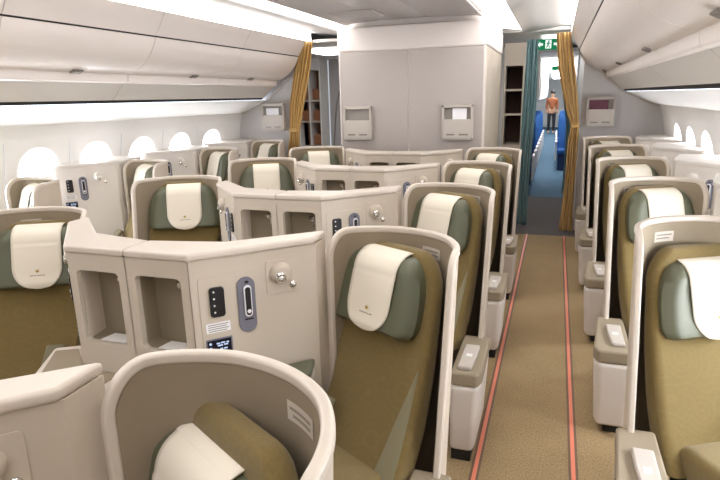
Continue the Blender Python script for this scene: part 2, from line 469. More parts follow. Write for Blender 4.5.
# ------------------------------------------------------------------ consoles
A = (-.522, -.20); B = (-.833, -.52)
AB = frame(A, B, -1)
if AB[3].y > 0: AB = frame(A, B, 1)
AB = (AB[0]-AB[1]*.013, AB[1], AB[2], AB[3])
FL = math.hypot(B[0]-A[0], B[1]-A[1])
def side_features(D, root, ledge=True, arm=False, pm='cream'):
    """what sits on the slanting face beside each sitter"""
    o = D(MB().plate(AB, .335, .94, .20, .295, .012, .0, .003, .001), 'control_panel', pm)
    b = MB(); b.plate(AB, .377, .998, .05, .105, .012, 0, .012, .003); rm = D(b, 'remote_control', 'black')
    b = MB()
    for k in range(4): b.plate(AB, .388, 1.036-.024*k, .006, .006, .002, .012, .0135)
    D(b, 'remote_keys', 'paper', rm)
    b = MB(); b.plate(AB, .277, .970, .062, .20, .031, 0, .009, .003); hs = D(b, 'handset_cradle', 'grey')
    b = MB(); b.plate(AB, .274, .985, .026, .112, .013, .009, .017, .003); D(b, 'handset_bezel', 'paper', hs)
    b = MB(); b.plate(AB, .274, .985, .019, .102, .0095, .016, .020, .002); b.plate(AB, .274, 1.052, .014, .008, .003, .009, .011)
    b.plate(AB, .274, .918, .030, .005, .001, .009, .0105); D(b, 'handset', 'black', hs)
    b = MB(); b.lathe(AB, .274, .950, [(.007, .019), (.007, .022), (.004, .023)]); D(b, 'handset_keys', 'paper', hs)
    b = MB(); b.plate(AB, .380, .907, .082, .034, .002, 0, .0045); pc = D(b, 'notice', 'paper')
    b = MB()
    for k in range(4):
        b.plate(AB, .380+.003*(k % 2), .918-.0075*k, .070-.008*(k % 2), .0028, .0005, .0045, .0055)
    D(b, 'lettering', 'ink', pc)
    b = MB(); b.plate(AB, .381, .834, .090, .068, .003, 0, .005, .001); sc = D(b, 'display_frame', 'grey')
    b = MB(); b.plate(AB, .381, .834, .080, .058, .002, .004, .0065); D(b, 'display', 'screen', sc)
    b = MB()
    for k in range(3): b.lathe(AB, .412, .852-.017*k, [(.0045, .006), (.0045, .0075)], 10)
    for x, z, w in ((.386, .850, .012), (.370, .851, .014), (.354, .850, .009), (.380, .842, .018), (.360, .843, .014), (.376, .829, .010), (.362, .829, .012)):
        b.plate(AB, x, z, w, .005, .001, .006, .0075)
    D(b, 'display_icons', 'glow', sc)
    b = MB(); b.plate(AB, .142, 1.05, .122, .124, .012, 0, .004, .002); lt = D(b, 'reading_light', pm)
    b = MB(); b.lathe(AB, .150, 1.062, [(.040, .003), (.038, .016), (.030, .026), (.022, .030)], 24); D(b, 'light_dome', pm, lt)
    b = MB(); b.lathe(AB, .158, 1.050, [(.021, .018), (.021, .030), (.016, .035), (.012, .033), (.006, .036)], 20); D(b, 'light_head', 'chrome', lt)
    b = MB(); b.lathe(AB, .106, 1.014, [(.013, .003), (.013, .008), (.008, .013), (.003, .014)], 16); D(b, 'light_switch', 'chrome', lt)
    if ledge:
        poly = [(-.655, -.352), (-.565, -.41), (-.695, -.64), (-1.03, -.66), (-1.03, -.527), (B[0]-.002, B[1]-.007)]
        D(MB().prism(poly, .60, .70, .014, 3), 'side_table', 'cap')
        cx = sum(p[0] for p in poly)/6; cy = sum(p[1] for p in poly)/6
        D(MB().prism([(cx+(p[0]-cx)*.84, cy+(p[1]-cy)*.74) for p in poly], .69, .705, .004), 'table_inlay', 'taupe', root)
    if arm:
        poly = [(-.532, -.222), (-.64, -.333), (-.60, -.43), (-.50, -.33)]
        o = D(MB().prism(poly, .62, .69, .012, 3), 'console_armrest', 'cap')
        cx = sum(p[0] for p in poly)/4; cy = sum(p[1] for p in poly)/4
        D(MB().prism([(cx+(p[0]-cx)*.97, cy+(p[1]-cy)*.97) for p in poly], .685, .715, .01, 3), 'armrest_pad', 'leather', o)

BACK = [(-.524, -.105), (-.80, -.35), (-1.083, -.40)]
def make_console():
    root = empty('centre_console')
    cxl = -1.083
    M = lambda p: (2*cxl-p[0], p[1])
    body = MB()
    for f in (lambda p: p, M):
        body.prism([f(p) for p in (A, B, BACK[1], BACK[0])], .05, 1.148)
        body.prism([f(p) for p in (B, (cxl, B[1]), (cxl, B[1]+.02), (B[0], B[1]+.02))], .05, .80)
        body.prism([f(p) for p in ((B[0]+.01, B[1]+.095), (cxl, B[1]+.095), BACK[2], BACK[1])], .05, 1.148)
    body.box(2*cxl-B[0], B[0], B[1]+.01, B[1]+.10, 1.10, 1.148)
    body.box(2*cxl-B[0], B[0], B[1]+.01, B[1]+.10, .05, .80)
    for x in (B[0]-.018, cxl, 2*cxl-B[0]+.018): body.box(x-.018, x+.018, B[1]+.01, B[1]+.10, .80, 1.10)
    W2 = cxl-B[0]
    for sgn in (0, 1):
        x0, x1 = (cxl+.0015, B[0]) if sgn == 0 else (2*cxl-B[0], cxl-.0015)
        cx = (x0+x1)/2
        inner = rrect(cx, .952, .184, .272, .02, n=8)
        body.ring(inner, (x0, x1, .05, 1.148), lambda x, z: (x, B[1]-.004, z))
        body.loft([[(x, B[1]-.004, z) for x, z in inner], [(x, B[1]+.02, z) for x, z in inner]], cap0=False, cap1=False)
    bo = body.done('console_body', 'cream', root)
    for sgn in (0, 1):
        x0, x1 = (cxl+.0015, B[0]) if sgn == 0 else (2*cxl-B[0], cxl-.0015)
        cx = (x0+x1)/2
        inner = rrect(cx, .952, .188, .276, .02, n=8)
        b = MB(); b.loft([[(x, B[1]+.004, z) for x, z in inner], [(cx+(x-cx)*.96, B[1]+.09, .952+(z-.952)*.97) for x, z in inner]], cap0=False)
        n = b.done('storage_niche', 'niche', root); n['label'] = 'open taupe storage niche'
        fr = (Vector((cx, B[1]+.089, 0)), Vector((1, 0, 0)), Vector((0, 0, 1)), Vector((0, -1, 0)))
        b = MB(); b.lathe(fr, .045, 1.045, [(.012, 0), (.012, .02), (.017, .022), (.017, .036), (.010, .042)], 16); b.plate(fr, .045, 1.015, .016, .04, .006, 0, .012, .003); b.done('niche_hook', 'chrome', n)
        b = MB(); b.plate(fr, .055, .90, .05, .028, .002, 0, .003); b.done('niche_placard', 'white', n)
        b = MB(); b.prism([(cx-.04, B[1]+.01), (cx+.07, B[1]+.01), (cx+.075, B[1]+.07), (cx-.03, B[1]+.07)], .8205, .8235); b.done('niche_mat', 'white', n)
        cap = [(cxl+.001, B[1]-.010), (B[0]+.004, B[1]-.010), (A[0]+.0, A[1]-.012), (BACK[0][0]+.0, BACK[0][1]+.006), (BACK[1][0], BACK[1][1]+.008), (cxl+.001, BACK[2][1]+.008)]
        if sgn: cap = [M(p) for p in cap]
        MB().prism(cap, 1.148, 1.176, .009, 3).done('console_top', 'cap', root)
        mir = bool(sgn)
        def D(b, nm, m, par=root):
            if mir:
                for v in b.bm.verts: v.co.x = 2*cxl-v.co.x
                bmesh.ops.reverse_faces(b.bm, faces=b.bm.faces)
            return b.done(nm, m, par)
        side_features(D, root, True, not sgn)
    return root
def make_window_console(mir):
    root = empty('window_console')
    D = lambda b, nm, m, par=root: b.done(nm, m, par, mir)
    wl = -.885
    poly = [A, B, (wl, B[1]-.02), (wl, .22), (-.62, .22), (-.528, -.10)]
    D(MB().prism(poly, .05, 1.148), 'console_body', 'cabinet')  # lighter than the centre consoles: daylight put into the colour
    cap = [(A[0]-.002, A[1]-.012), (B[0]+.004, B[1]-.010), (wl-.0, B[1]-.03), (wl-.0, .23), (-.61, .23), (-.522, -.10)]
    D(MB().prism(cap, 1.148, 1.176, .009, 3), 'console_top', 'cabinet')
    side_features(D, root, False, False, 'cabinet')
    return root

# ---- place the seats
GR = 'business class seats'
rc_lab = ['seat with rounded shell cut by the bottom left edge of the picture',
          'seat with olive backrest fully in view between the two control consoles in the foreground',
          'second seat along the left edge of the carpeted right aisle, behind the large foreground one',
          'third seat along the left edge of the carpeted right aisle, in front of the rearmost',
          'rearmost seat left of the right aisle, below the bulkhead pocket with papers']
lc_lab = ['olive seat cut by the left picture edge, beside the niches of the foreground console',
          'seat facing the camera squarely, right behind the left half of the foreground console',
          'centre seat left of the second console, half hidden by the row in front',
          'rearmost centre seat on the left, below the shelves beside the gold curtain']
rw_lab = ['seat cut by the right edge of the picture, with a pale lit backrest',
          'second window seat along the right aisle, directly behind the one cut by the picture edge',
          'third window seat along the right aisle counting from the camera',
          'fourth window seat along the right aisle, one before the rearmost',
          'rearmost right window seat, below the pocket with a picture card']
lw_lab = ['left window seat at the left picture edge, mostly hidden by its own shell',
          'left window seat right behind the white console with the black remote',
          'left window seat third from the camera, small and far by the sidewall',
          'rearmost left window seat, beneath the bulkhead pocket with loose sheets']
def rc_y(k): return .86+1.11*k
seatR = None
def put(proto, x, y, label, group, cat, dz=0, shift=0):
    o = proto if proto.location.length == 0 and 'label' not in proto else copy_tree(proto)
    o.location = (x, y, 0); tag(o, label, cat, group)
    for ch in children(o):
        k = ch.name.split('.')[0]
        if k in ('headrest', 'headrest_cover', 'backrest', 'side_panel'):
            hs_ = -.02 if (k.startswith('headrest') and proto is SR) else 0
            ch.location = (shift+hs_, -hs_*.5, dz*(1.8 if dz < -.02 and k.startswith('headrest') else 1))
    return o
SR = make_seat('business_chair', False, False)
for k in range(5): put(SR, -.267, rc_y(k), rc_lab[k], GR, 'seat', [-.045, .005, .015, .02, .02][k], -.022 if k == 0 else 0)
SL = make_seat('business_chair', True, False, .06, 0, .106)
for k in range(1, 5): put(SL, 2*XC+.232, rc_y(k)+.05, lc_lab[k-1], GR, 'seat', [0, .025, .025, .025][k-1])
SWL = make_seat('business_chair', False, True, -.01, .03)
LWY = [2.89, 4.00, 5.11, 6.17]
for k, y in enumerate(LWY): put(SWL, -2.985, y, lw_lab[k], GR, 'seat', .03)
SWR = make_seat('business_chair', True, True, 0, .03)
RWY = [2.42, 3.52, 4.63, 5.72, 6.80]
for k, y in enumerate(RWY): put(SWR, .29, y, rw_lab[k], GR, 'seat', [-.04, .015, .015, .02, .02][k])
cc_lab = ['cream console at the lower left corner, only its top and reading light in view',
          'large cream V-shaped console in the foreground with two open niches and a dark display',
          'cream V-shaped console directly behind the foreground one, niches half covered',
          'third V-shaped console from the camera, a thin cream band with dark niches',
          'rearmost V-shaped console, standing directly before the grey centre bulkhead']
CC = make_console()
for k in range(5): put(CC, -.267, rc_y(k), cc_lab[k], 'centre consoles', 'console')
WCL = make_window_console(False)
wl_lab = ['white window console on the left with black remote and grey handset under the bright windows',
          'left window console second from the camera, between two white headrest covers',
          'rearmost left window console, beside the bulkhead with loose papers']
for k, y in enumerate(LWY[1:]): put(WCL, -2.985, y, wl_lab[k], 'window consoles', 'console')
WCR = make_window_console(True)
wr_lab = ['right window console nearest the camera, its end cut by the right edge of the picture',
          'right window console second from the camera, level with the third window seat',
          'right window console beside the fourth window seat, under a bright window',
          'rearmost right window console, against the grey right bulkhead']
for k, y in enumerate(RWY[1:]): put(WCR, .29, y, wr_lab[k], 'window consoles', 'console')

# ------------------------------------------------------------------ cabin shell
Y0, YB, YE = -2.2, 6.86, 30.0
def xw(z): return interp([(0, 1.12), (.2, 1.18), (.5, 1.23), (.78, 1.238), (1.38, 1.13), (1.5, 1.09)], z)
def slab(name, x0, x1, y0, y1, z0, z1, m): return struct(MB().box(x0, x1, y0, y1, z0, z1).done(name, m))
slab('floor', -4.2, 1.5, Y0, YB, -.06, 0, 'carpet')
slab('floor_galley', -4.6, 1.5, YB, 9.55, -.06, 0, 'vinyl')
slab('floor_economy', -4.6, 1.5, 9.55, YE, -.06, 0, 'bluefloor')
for x, lb in ((-.255, 'thin orange path strip on the carpet along the left side of the right aisle'), (.165, 'thin orange path strip on the carpet along the right side of the right aisle')):
    r = empty('floor_path_strip', (x, 0, 0)); tag(r, lb, 'floor marking', 'aisle path strips')
    MB().box(-.009, .009, -.5, YB, .0005, .004).done('strip_light', 'strip', r)
    b = MB(); b.box(-.020, -.009, -.5, YB, .0005, .003); b.box(.009, .020, -.5, YB, .0005, .003); b.done('strip_edging', 'stripedge', r)

def sgnx(side, x): return x if side > 0 else 2*XC-x
wn = 0; ctop = 1.50
for side, nm, wy in ((1, 'wall_right', [1.02+.6*k for k in range(10)]), (-1, 'wall_left', [.95+.605*k for k in range(9)])):
    ye = 7.2 if side > 0 else 6.42
    fl = side < 0
    b = MB()
    fn = lambda y, z: (sgnx(side, xw(z)), y, z)
    zc, hz = 1.08, .30
    b.loft([[fn(y, z) for z in (0, .1, .2, .35, .5, .65, .78)] for y in (Y0, ye)], closed=False)
    b.loft([[fn(y, z) for z in (1.38, 1.42, 1.46, 1.50)] for y in (Y0, ye)], closed=False)
    ys = [Y0]+[w-.3 for w in wy]+[wy[-1]+.3, ye]
    b.loft([[fn(y, z) for z in (.78, .95, 1.1, 1.2, 1.3, 1.38)] for y in (Y0, wy[0]-.3)], closed=False)
    b.loft([[fn(y, z) for z in (.78, .95, 1.1, 1.2, 1.3, 1.38)] for y in (wy[-1]+.3, ye)], closed=False)
    for w in wy:
        inner = rrect(w, zc, .38, .50, .18, n=8)
        b.ring(inner, (w-.3, w+.3, .78, 1.38), fn)
    b.bm.normal_update()
    for f in b.bm.faces:
        if f.normal.x*side > 0: f.normal_flip()
    struct(b.done(nm, 'wall', sharp=60))
    for w in wy:
        wn += 1
        root = struct(empty('window_%d' % wn, (sgnx(side, xw(zc)), w, zc)))
        def loc(y, z, out): return (sgnx(side, xw(z)+out)-sgnx(side, xw(zc)), y-w, z-zc)
        la = rrect(w, zc, .38, .50, .18, n=8); lb = rrect(w, zc, .26, .37, .12, n=8)
        mid = [(a[0]*.45+c[0]*.55, a[1]*.45+c[1]*.55) for a, c in zip(la, lb)]
        b = MB(); b.loft([[loc(*p, 0) for p in la], [loc(*p, .03) for p in mid], [loc(*p, .085) for p in lb]], cap0=False, cap1=False)
        b.done('window_frame', 'wall', root)
        b = MB(); b.loft([[loc(*p, .085) for p in lb], [loc(*p, .09) for p in lb]]); b.done('window_pane', 'sky', root)
    # curved cove panel between bin and sidewall
    b = MB(); prof = smooth([(.718, 1.651), (.80, 1.615), (.93, 1.555), (1.03, 1.515), (1.09, 1.50)], 4)
    b.loft([[(sgnx(side, p[0]), y, p[1]) for p in prof] for y in (Y0, ye)], closed=False)
    struct(b.done('trim_%d' % (1 if side > 0 else 2), 'wall'))
    lamp = MB().loft([[(sgnx(side, .735), y, 1.652), (sgnx(side, .80), y, 1.622)] for y in (Y0, ye)], closed=False).done('sidewall_lamp', 'side')
    tag(lamp, 'bluish white light line under the %s overhead bins' % ('right' if side > 0 else 'left'), 'lamp', 'sidewall lamps')
    # ---- overhead bins
    seams = [-.5, 1.05, 2.60, 4.17, 5.74, 7.10, 7.19] if side > 0 else [-.11, 1.17, 2.45, 3.73, 5.01, 6.27]
    door = smooth([(.205, 2.128), (.235, 2.06), (.30, 1.975), (.38, 1.915), (.475, 1.872)], 5)
    fas = smooth([(.10, 2.305), (.135, 2.24), (.20, 2.14)], 3)
    low = [(.474, 1.876), (.502, 1.870), (.510, 1.822), (.514, 1.813), (.522, 1.807), (.545, 1.803)]
    pan = smooth([(.545, 1.803), (.60, 1.755), (.655, 1.705), (.68, 1.676)], 4)
    txt = 'right' if side > 0 else 'left'
    place = {0: 'behind', 1: 'nearest'}
    names = {1: ['beyond the frame', 'above', 'nearest in view', 'second', 'third, before the bulkhead', 'narrow end filler'],
             -1: ['beyond', 'above', 'long one nearest the camera', 'middle one between the two seams', 'short end one beside the gold curtain']}[side]
    for i, (ya, yb) in enumerate(zip(seams, seams[1:])):
        g = .003
        root = empty('overhead_bin', (sgnx(side, .5), (ya+yb)/2, 1.8))
        tag(root, {1: ['right overhead bin at the top right corner, closest to the camera', 'right overhead bin above the nearest window seat', 'right overhead bin with the largest visible latch, cut by the right edge',
                       'right overhead bin second from the far end, small dark latch on its edge', 'rearmost long right overhead bin, before the grey bulkhead', 'narrow end panel of the right overhead bins against the bulkhead'],
                   -1: ['left overhead bin out of sight beside the camera', 'left overhead bin at the left edge of the picture', 'long left overhead bin with the biggest latch, above the brightest windows',
                        'left overhead bin between the two curved seams, one latch', 'short rearmost left overhead bin next to the gold curtain']}[side][i], 'overhead bin', 'overhead bins')
        def sw(pr, m, nm, par=root, y0=ya+g, y1=yb-g, thick=0):
            b = MB(); pr = [Vector((p[0], p[1])) for p in pr]
            if thick:
                bk = []
                for i_, p in enumerate(pr):
                    d = (pr[min(i_+1, len(pr)-1)]-pr[max(i_-1, 0)]).normalized(); bk.append(p+Vector((-d.y, d.x))*thick)
                pr = pr+bk[::-1]
            b.loft([[(sgnx(side, p[0])-sgnx(side, .5), y-(ya+yb)/2, p[1]-1.8) for p in pr] for y in (y0, y1)])
            return b.done(nm, m, par, sharp=28)
        hs = [(.21, 2.14), (.24, 2.07), (.31, 1.99), (.39, 1.935), (.47, 1.905), (.52, 1.88), (.535, 1.825), (.69, 1.69), (.72, 1.655), (.73, 2.3), (.13, 2.3)]
        sw(hs, 'dark', 'bin_housing', y0=ya, y1=yb)
        sw(fas, 'bin', 'bin_fascia', thick=.006)
        d = sw(door, 'bin', 'bin_door', thick=.008)
        sw(low, 'bin', 'bin_lip', thick=.006)
        sw(pan, 'binlow', 'lower_panel', thick=.006)
        if yb-ya > .5:
            ym = ya+1.02 if side > 0 else ya+(.80 if yb < 5.2 and yb > 4 else .72 if yb < 4 else .55)
            b = MB(); q = []
            for p in ((.44, 1.889), (.46, 1.879), (.478, 1.872)):
                q.append([(sgnx(side, p[0]-.006)-sgnx(side, .5), y-(ya+yb)/2, p[1]-.006-1.8) for y in (ym-.045, ym+.045)])
            l = b.loft(q, closed=False).done('latch', 'latch', d); md = l.modifiers.new('t', 'SOLIDIFY'); md.thickness = .008
    # ceiling beyond the bin: bright cove lamp
    lp = MB().loft([[(sgnx(side, .103), y, 2.40), (sgnx(side, .099), y, 2.306)] for y in (Y0, ye)], closed=False).done('cove_lamp', 'lamp')
    tag(lp, 'long bright cove light above the %s overhead bins' % txt, 'lamp', 'cove lamps')
# ---- ceiling
def ceil_piece(name, prof, y0, y1, m):
    o = MB().loft([[(p[0], y, p[1]) for p in prof] for y in (y0, y1)], closed=False).done(name, m)
    md = o.modifiers.new('t', 'SOLIDIFY'); md.thickness = .01; md.offset = 1
    return struct(o)
CE = 5.52
ceil_piece('ceiling', [(-1.645, 2.372), (-1.21, 2.372)], Y0, CE, 'ceil')
ceil_piece('ceiling_panel_left', [(-2.02, 2.34), (-1.95, 2.36), (-1.65, 2.372)], Y0, CE, 'ceil')
ceil_piece('ceiling_panel_right', [(-1.205, 2.372), (-.75, 2.36), (-.69, 2.34)], Y0, CE, 'ceil')
for side in (1, -1):
    x0, x1 = sgnx(side, -.43), sgnx(side, .075)
    o = ceil_piece('ceiling_aisle_%s' % ('right' if side > 0 else 'left'), [(x0, 2.350), (x0+(x1-x0)*.45, 2.375), (x0+(x1-x0)*.9, 2.402), (x1+(x1-x0)*.06, 2.404)], Y0, 7.25 if side > 0 else 9.4, 'wall')
    xa, xb = sgnx(side, -.70), sgnx(side, -.43)
    lp = MB().loft([[(xa, y, 2.40), (xb, y, 2.365)] for y in (Y0, 7.05)], closed=False).done('ceiling_light', 'lamp2')
    tag(lp, 'bright ceiling light strip above the %s aisle' % ('right' if side > 0 else 'left'), 'lamp', 'ceiling strips')
    slab('ceiling_recess_%s' % ('right' if side > 0 else 'left'), min(xa, xb)-.06, max(xa, xb)+.05, Y0, 7.25, 2.41, 2.43, 'wall')
slab('ceiling_void', -4.3, 1.6, Y0, YE, 2.50, 2.54, 'ceil')
vent = empty('ceiling_vent', (-1.62, 5.0, 2.37)); tag(vent, 'flat rectangular air vent panel in the grey ceiling before the bulkhead', 'vent')
MB().box(-.30, .10, -.22, .14, -.012, 0, .003).done('vent_frame', 'pocket', vent)
b = MB()
for k in range(7): b.box(-.28, .08, -.20+.045*k, -.175+.045*k, -.018, -.012)
b.done('vent_grille', 'ceil', vent)
slab('wall_back', -4.3, 1.6, Y0-.05, Y0, 0, 2.5, 'bulk')

# ---- centre bulkhead (closet block)
mx0, mx1, my0, my1 = -2.13, -.655, 5.55, 7.05
blk = struct(empty('wall_centre', ((mx0+mx1)/2, my0, 0)))
ox, oy = (mx0+mx1)/2, my0
MB().box(mx0-ox, mx1-ox, 0.004, my1-oy, 0, 2.10, .012).done('bulkhead_core', 'band', blk)
b = MB(); b.prism([(mx0-ox-.012, .012), (mx0-ox+.04, -.014), (mx1-ox-.03, -.014), (mx1-ox+.014, .02), (mx1-ox+.014, my1-oy), (mx0-ox-.012, my1-oy)], 2.095, 2.33, .02, 3); b.done('header_band', 'band', blk)
for x0, x1 in ((mx0-ox+.02, -.01), (.01, mx1-ox-.02)):
    MB().box(x0, x1, -.006, .006, 0, 2.09, .002).done('bulkhead_panel', 'bulk', blk)
for y0, y1 in ((.03, .50), (.52, 1.0), (1.02, 1.47)):
    MB().box(mx1-ox-.004, mx1-ox+.006, y0, y1, 0, 2.09, .002).done('side_panel', 'cream', blk)
slab('wall_header', mx0, mx1, my0+.03, my1, 2.33, 2.5, 'band')

# ---- side bulkheads
def bulk(name, pts, y, m):
    fr = (Vector((0, y, 0)), Vector((1, 0, 0)), Vector((0, 0, 1)), Vector((0, -1, 0)))
    return struct(MB().extr(pts, fr, -.04, 0).done(name, m))
bulk('wall_partition_right', [(.27, 0), (1.3, 0), (1.3, 2.36), (.27, 2.36)], 7.2, 'bulk2')
bulk('wall_partition_left', [(2*XC-.33, 0), (2*XC-1.3, 0), (2*XC-1.3, 2.36), (2*XC-.33, 2.36)], 6.42, 'bulk2')

# ---- literature pockets
def pocket(name, x, y, z, label):
    r = empty(name, (x, y, z)); tag(r, label, 'literature pocket', 'bulkhead literature pockets')
    fr = (Vector((0, 0, 0)), Vector((1, 0, 0)), Vector((0, 0, 1)), Vector((0, -1, 0)))
    outer = rrect(0, 0, .30, .335, .02)
    b = MB()
    b.plate(fr, 0, .152, .30, .03, .01, 0, .045, .004); b.plate(fr, -.139, 0, .022, .335, .008, 0, .045, .004); b.plate(fr, .139, 0, .022, .335, .008, 0, .045, .004)
    b.plate(fr, 0, -.158, .30, .02, .008, 0, .045, .004); b.done('pocket_frame', 'pocket', r)
    MB().plate(fr, 0, 0, .29, .325, .01, 0, .006).done('pocket_back', 'pocketin', r)
    fl = MB().plate(fr, 0, -.062, .262, .178, .012, .028, .05, .005).done('pocket_flap', 'pocket', r)
    for word in ((-.10, -.084, -.070, -.054, -.038), (.022, .038, .056, .074, .09)):
        b = MB()
        for x0 in word: b.plate(fr, x0+.006, -.118, .0165, .014, .001, .05, .0515)
        b.done('lettering', 'latch', fl)
    return r
pocket('literature_pocket', -1.35-.573, my0-.008, 1.40, 'empty grey literature pocket on the left panel of the centre bulkhead')
pocket('literature_pocket', -1.35+.447, my0-.008, 1.40, 'grey literature pocket with white papers on the right panel of the centre bulkhead')
pocket('literature_pocket', .475, 7.155, 1.43, 'literature pocket with a dark picture card on the right bulkhead')
pocket('literature_pocket', -3.32, 6.375, 1.44, 'literature pocket with loose white sheets on the left bulkhead')
def sheet(name, x, y, z, w, h, m, label, cat, rot=0, d=.006):
    fr = (Vector((0, 0, 0)), Vector((1, 0, 0)), Vector((0, 0, 1)), Vector((0, -1, 0)))
    o = MB().plate(fr, 0, 0, w, h, .004, 0, d, rot=rot).done(name, m); o.location = (x, y, z); return tag(o, label, cat)
sheet('paper_sheet', -1.35+.465, my0-.026, 1.46, .135, .14, 'paper', 'white papers standing in the right pocket of the centre bulkhead', 'paper')
sheet('picture_card', .455, 7.137, 1.485, .20, .145, 'card', 'dark red and violet picture card in the right bulkhead pocket', 'card')
sheet('paper_sheet', -3.33, 6.356, 1.485, .17, .13, 'paper', 'white sheet standing in the left bulkhead pocket', 'paper')

# ---- curtains
def curtain(name, m, y, tab, label, pleats=5, amp=.022):
    """tab: (z, left x, right x, pleat amplitude factor)"""
    b = MB(); rows = []
    zs = [tab[0][0]+(tab[-1][0]-tab[0][0])*k/46 for k in range(47)]
    tb = sorted((t[0], t[1]) for t in tab); tr = sorted((t[0], t[2]) for t in tab); ta = sorted((t[0], t[3]) for t in tab)
    for z in zs:
        x0, x1, a = interp(tb, z), interp(tr, z), interp(ta, z)
        row = []
        for k in range(61):
            s = k/60
            row.append((x0+(x1-x0)*s+.006*math.sin(9*s+z*3), y+amp*a*math.sin(2*PI*pleats*s+.5*math.sin(z*2.2))+.012*a*math.sin(13*s+z*4), z))
        rows.append(row)
    o = b.loft(rows, closed=False).done(name, m, sharp=180)
    md = o.modifiers.new('t', 'SOLIDIFY'); md.thickness = .004
    return tag(o, label, 'curtain', 'cabin curtains')
c = curtain('curtain', 'goldcurtain', 6.95, [(2.30, -.06, .095, 1), (1.9, -.01, .16, 1), (1.45, .11, .225, 1), (1.28, .17, .245, .8), (1.1, .14, .25, 1), (.6, .13, .25, 1), (.05, .10, .25, 1.1)], 'gold curtain tied back on the right of the aisle under the exit sign')
b = MB(); b.loft([[(x+.207, y+6.95, z) for x, y in rrect(0, 0, .094, .075, .03, n=4)] for z in (1.265, 1.27, 1.30, 1.305)]); b.done('tie_band', 'goldcurtain', c)
c = curtain('curtain', 'goldcurtain', 6.35, [(2.30, -2.925, -2.745, 1), (2.0, -3.0, -2.80, 1), (1.6, -3.08, -2.90, 1), (1.25, -3.10, -2.975, .8), (1.0, -3.15, -2.98, 1), (.05, -3.16, -2.97, 1.1)], 'gold curtain tied back on the left, in front of the brown shelves')
b = MB(); b.loft([[(x-3.04, y+6.35, z) for x, y in rrect(0, 0, .13, .085, .03, n=4)] for z in (1.265, 1.27, 1.30, 1.305)]); b.done('tie_band', 'goldcurtain', c)
curtain('curtain', 'teal', 7.15, [(2.26, -.375, -.255, 1), (1.5, -.385, -.245, 1), (.9, -.40, -.265, 1), (.05, -.41, -.285, 1)], 'teal curtain hanging on the left of the aisle next to the dark closet', 4)
curtain('curtain', 'teal', 9.62, [(2.15, .02, .12, 1), (1.6, .08, .20, 1), (1.2, .15, .26, 1), (.05, .15, .28, 1)], 'teal curtain far behind the gold one at the economy cabin entrance', 4)

# ---- exit sign
for side_, yb_ in ((1, 7.185), (-1, 6.40)):
    pr_ = smooth([(.20, 2.14), (.235, 2.06), (.30, 1.972), (.38, 1.912), (.475, 1.868), (.52, 1.80), (.60, 1.752), (.68, 1.672), (.80, 1.612), (.93, 1.55), (1.09, 1.49)], 4)
    struct(MB().tube([(sgnx(side_, p[0]), yb_, p[1]) for p in pr_], .013, 8).done('trim_%d' % (4 if side_ > 0 else 5), 'pocket'))
ex = empty('exit_sign', (-.145, 7.5, 2.225)); tag(ex, 'green emergency exit sign hanging over the right aisle', 'sign')
fr = (Vector((0, 0, 0)), Vector((1, 0, 0)), Vector((0, 0, 1)), Vector((0, -1, 0)))
MB().box(-.145, .145, -.015, .04, -.062, .062, .008).done('sign_housing', 'exitgreen', ex)
b = MB()
b.extr([(-.125, 0), (-.095, .035), (-.095, .014), (-.062, .014), (-.062, -.014), (-.095, -.014), (-.095, -.035)], fr, .0155, .018)
b.extr([(.125, 0), (.095, .035), (.095, .014), (.062, .014), (.062, -.014), (.095, -.014), (.095, -.035)], fr, .0155, .018)
b.plate(fr, 0, 0, .07, .10, .006, .0155, .017); b.done('arrow', 'exitwhite', ex)
b = MB(); b.lathe(fr, .004, .034, [(.010, .017), (.010, .019)], 12)
for pts in ([(-.006, .022), (.010, .022), (.004, -.010), (-.012, -.008)], [(-.012, -.008), (.0, -.010), (-.014, -.042), (-.024, -.040)], [(.0, -.006), (.008, -.008), (.020, -.040), (.012, -.042)], [(.008, .02), (.026, .006), (.022, .0), (.006, .010)], [(-.006, .022), (-.024, .006), (-.020, .0), (-.002, .012)]):
    b.extr(pts, fr, .017, .0188)
b.done('running_figure', 'exitgreen', ex)
MB().box(-.10, -.09, -.004, .004, .06, .13).done('hanger', 'white', ex); MB().box(.09, .10, -.004, .004, .06, .13).done('hanger', 'white', ex)

# ---- galley closets
def closet(name, x0, x1, y, zb, zt, z_open0, z_open1, depth, shelves, cols, matb, matin, label):
    r = empty(name, ((x0+x1)/2, y, 0)); tag(r, label, 'closet')
    w = (x1-x0)/2
    b = MB(); t = .022
    b.box(-w, -w+t, 0, depth, zb, zt); b.box(w-t, w, 0, depth, zb, zt); b.box(-w+t, w-t, depth-.02, depth, zb, zt)
    b.box(-w+t, w-t, 0, depth-.02, z_open1, zt); b.box(-w+t, w-t, 0, depth-.02, zb, z_open0); b.done('closet_body', matb, r)
    MB().box(-w+t, w-t, depth-.026, depth-.02, z_open0, z_open1).done('closet_lining', matin, r)
    for z in shelves: 
        MB().box(-w+t, w-t, .02, depth-.026, z-.012, z+.004).done('shelf', matin, r)
        MB().box(-w+t, w-t, .008, .02, z-.014, z+.012).done('shelf_lip', 'cream', r)
    for k in range(1, cols): MB().box(-w+2*w*k/cols-.012, -w+2*w*k/cols+.012, .004, depth-.026, z_open0, z_open1).done('divider', matb, r)
    return r
closet('stowage_closet', -.655, -.405, 7.5, 0, 2.26, 1.02, 1.99, .45, [1.40, 1.70], 1, 'cream', 'wooddark', 'tall cream closet with dark brown shelves between bulkhead and teal curtain')
closet('shelf_unit', -4.22, -3.79, 9.0, 0, 2.3, .85, 2.12, .35, [1.27, 1.62], 2, 'white', 'wood', 'white shelf unit with brown compartments behind the left gold curtain')
b = MB()
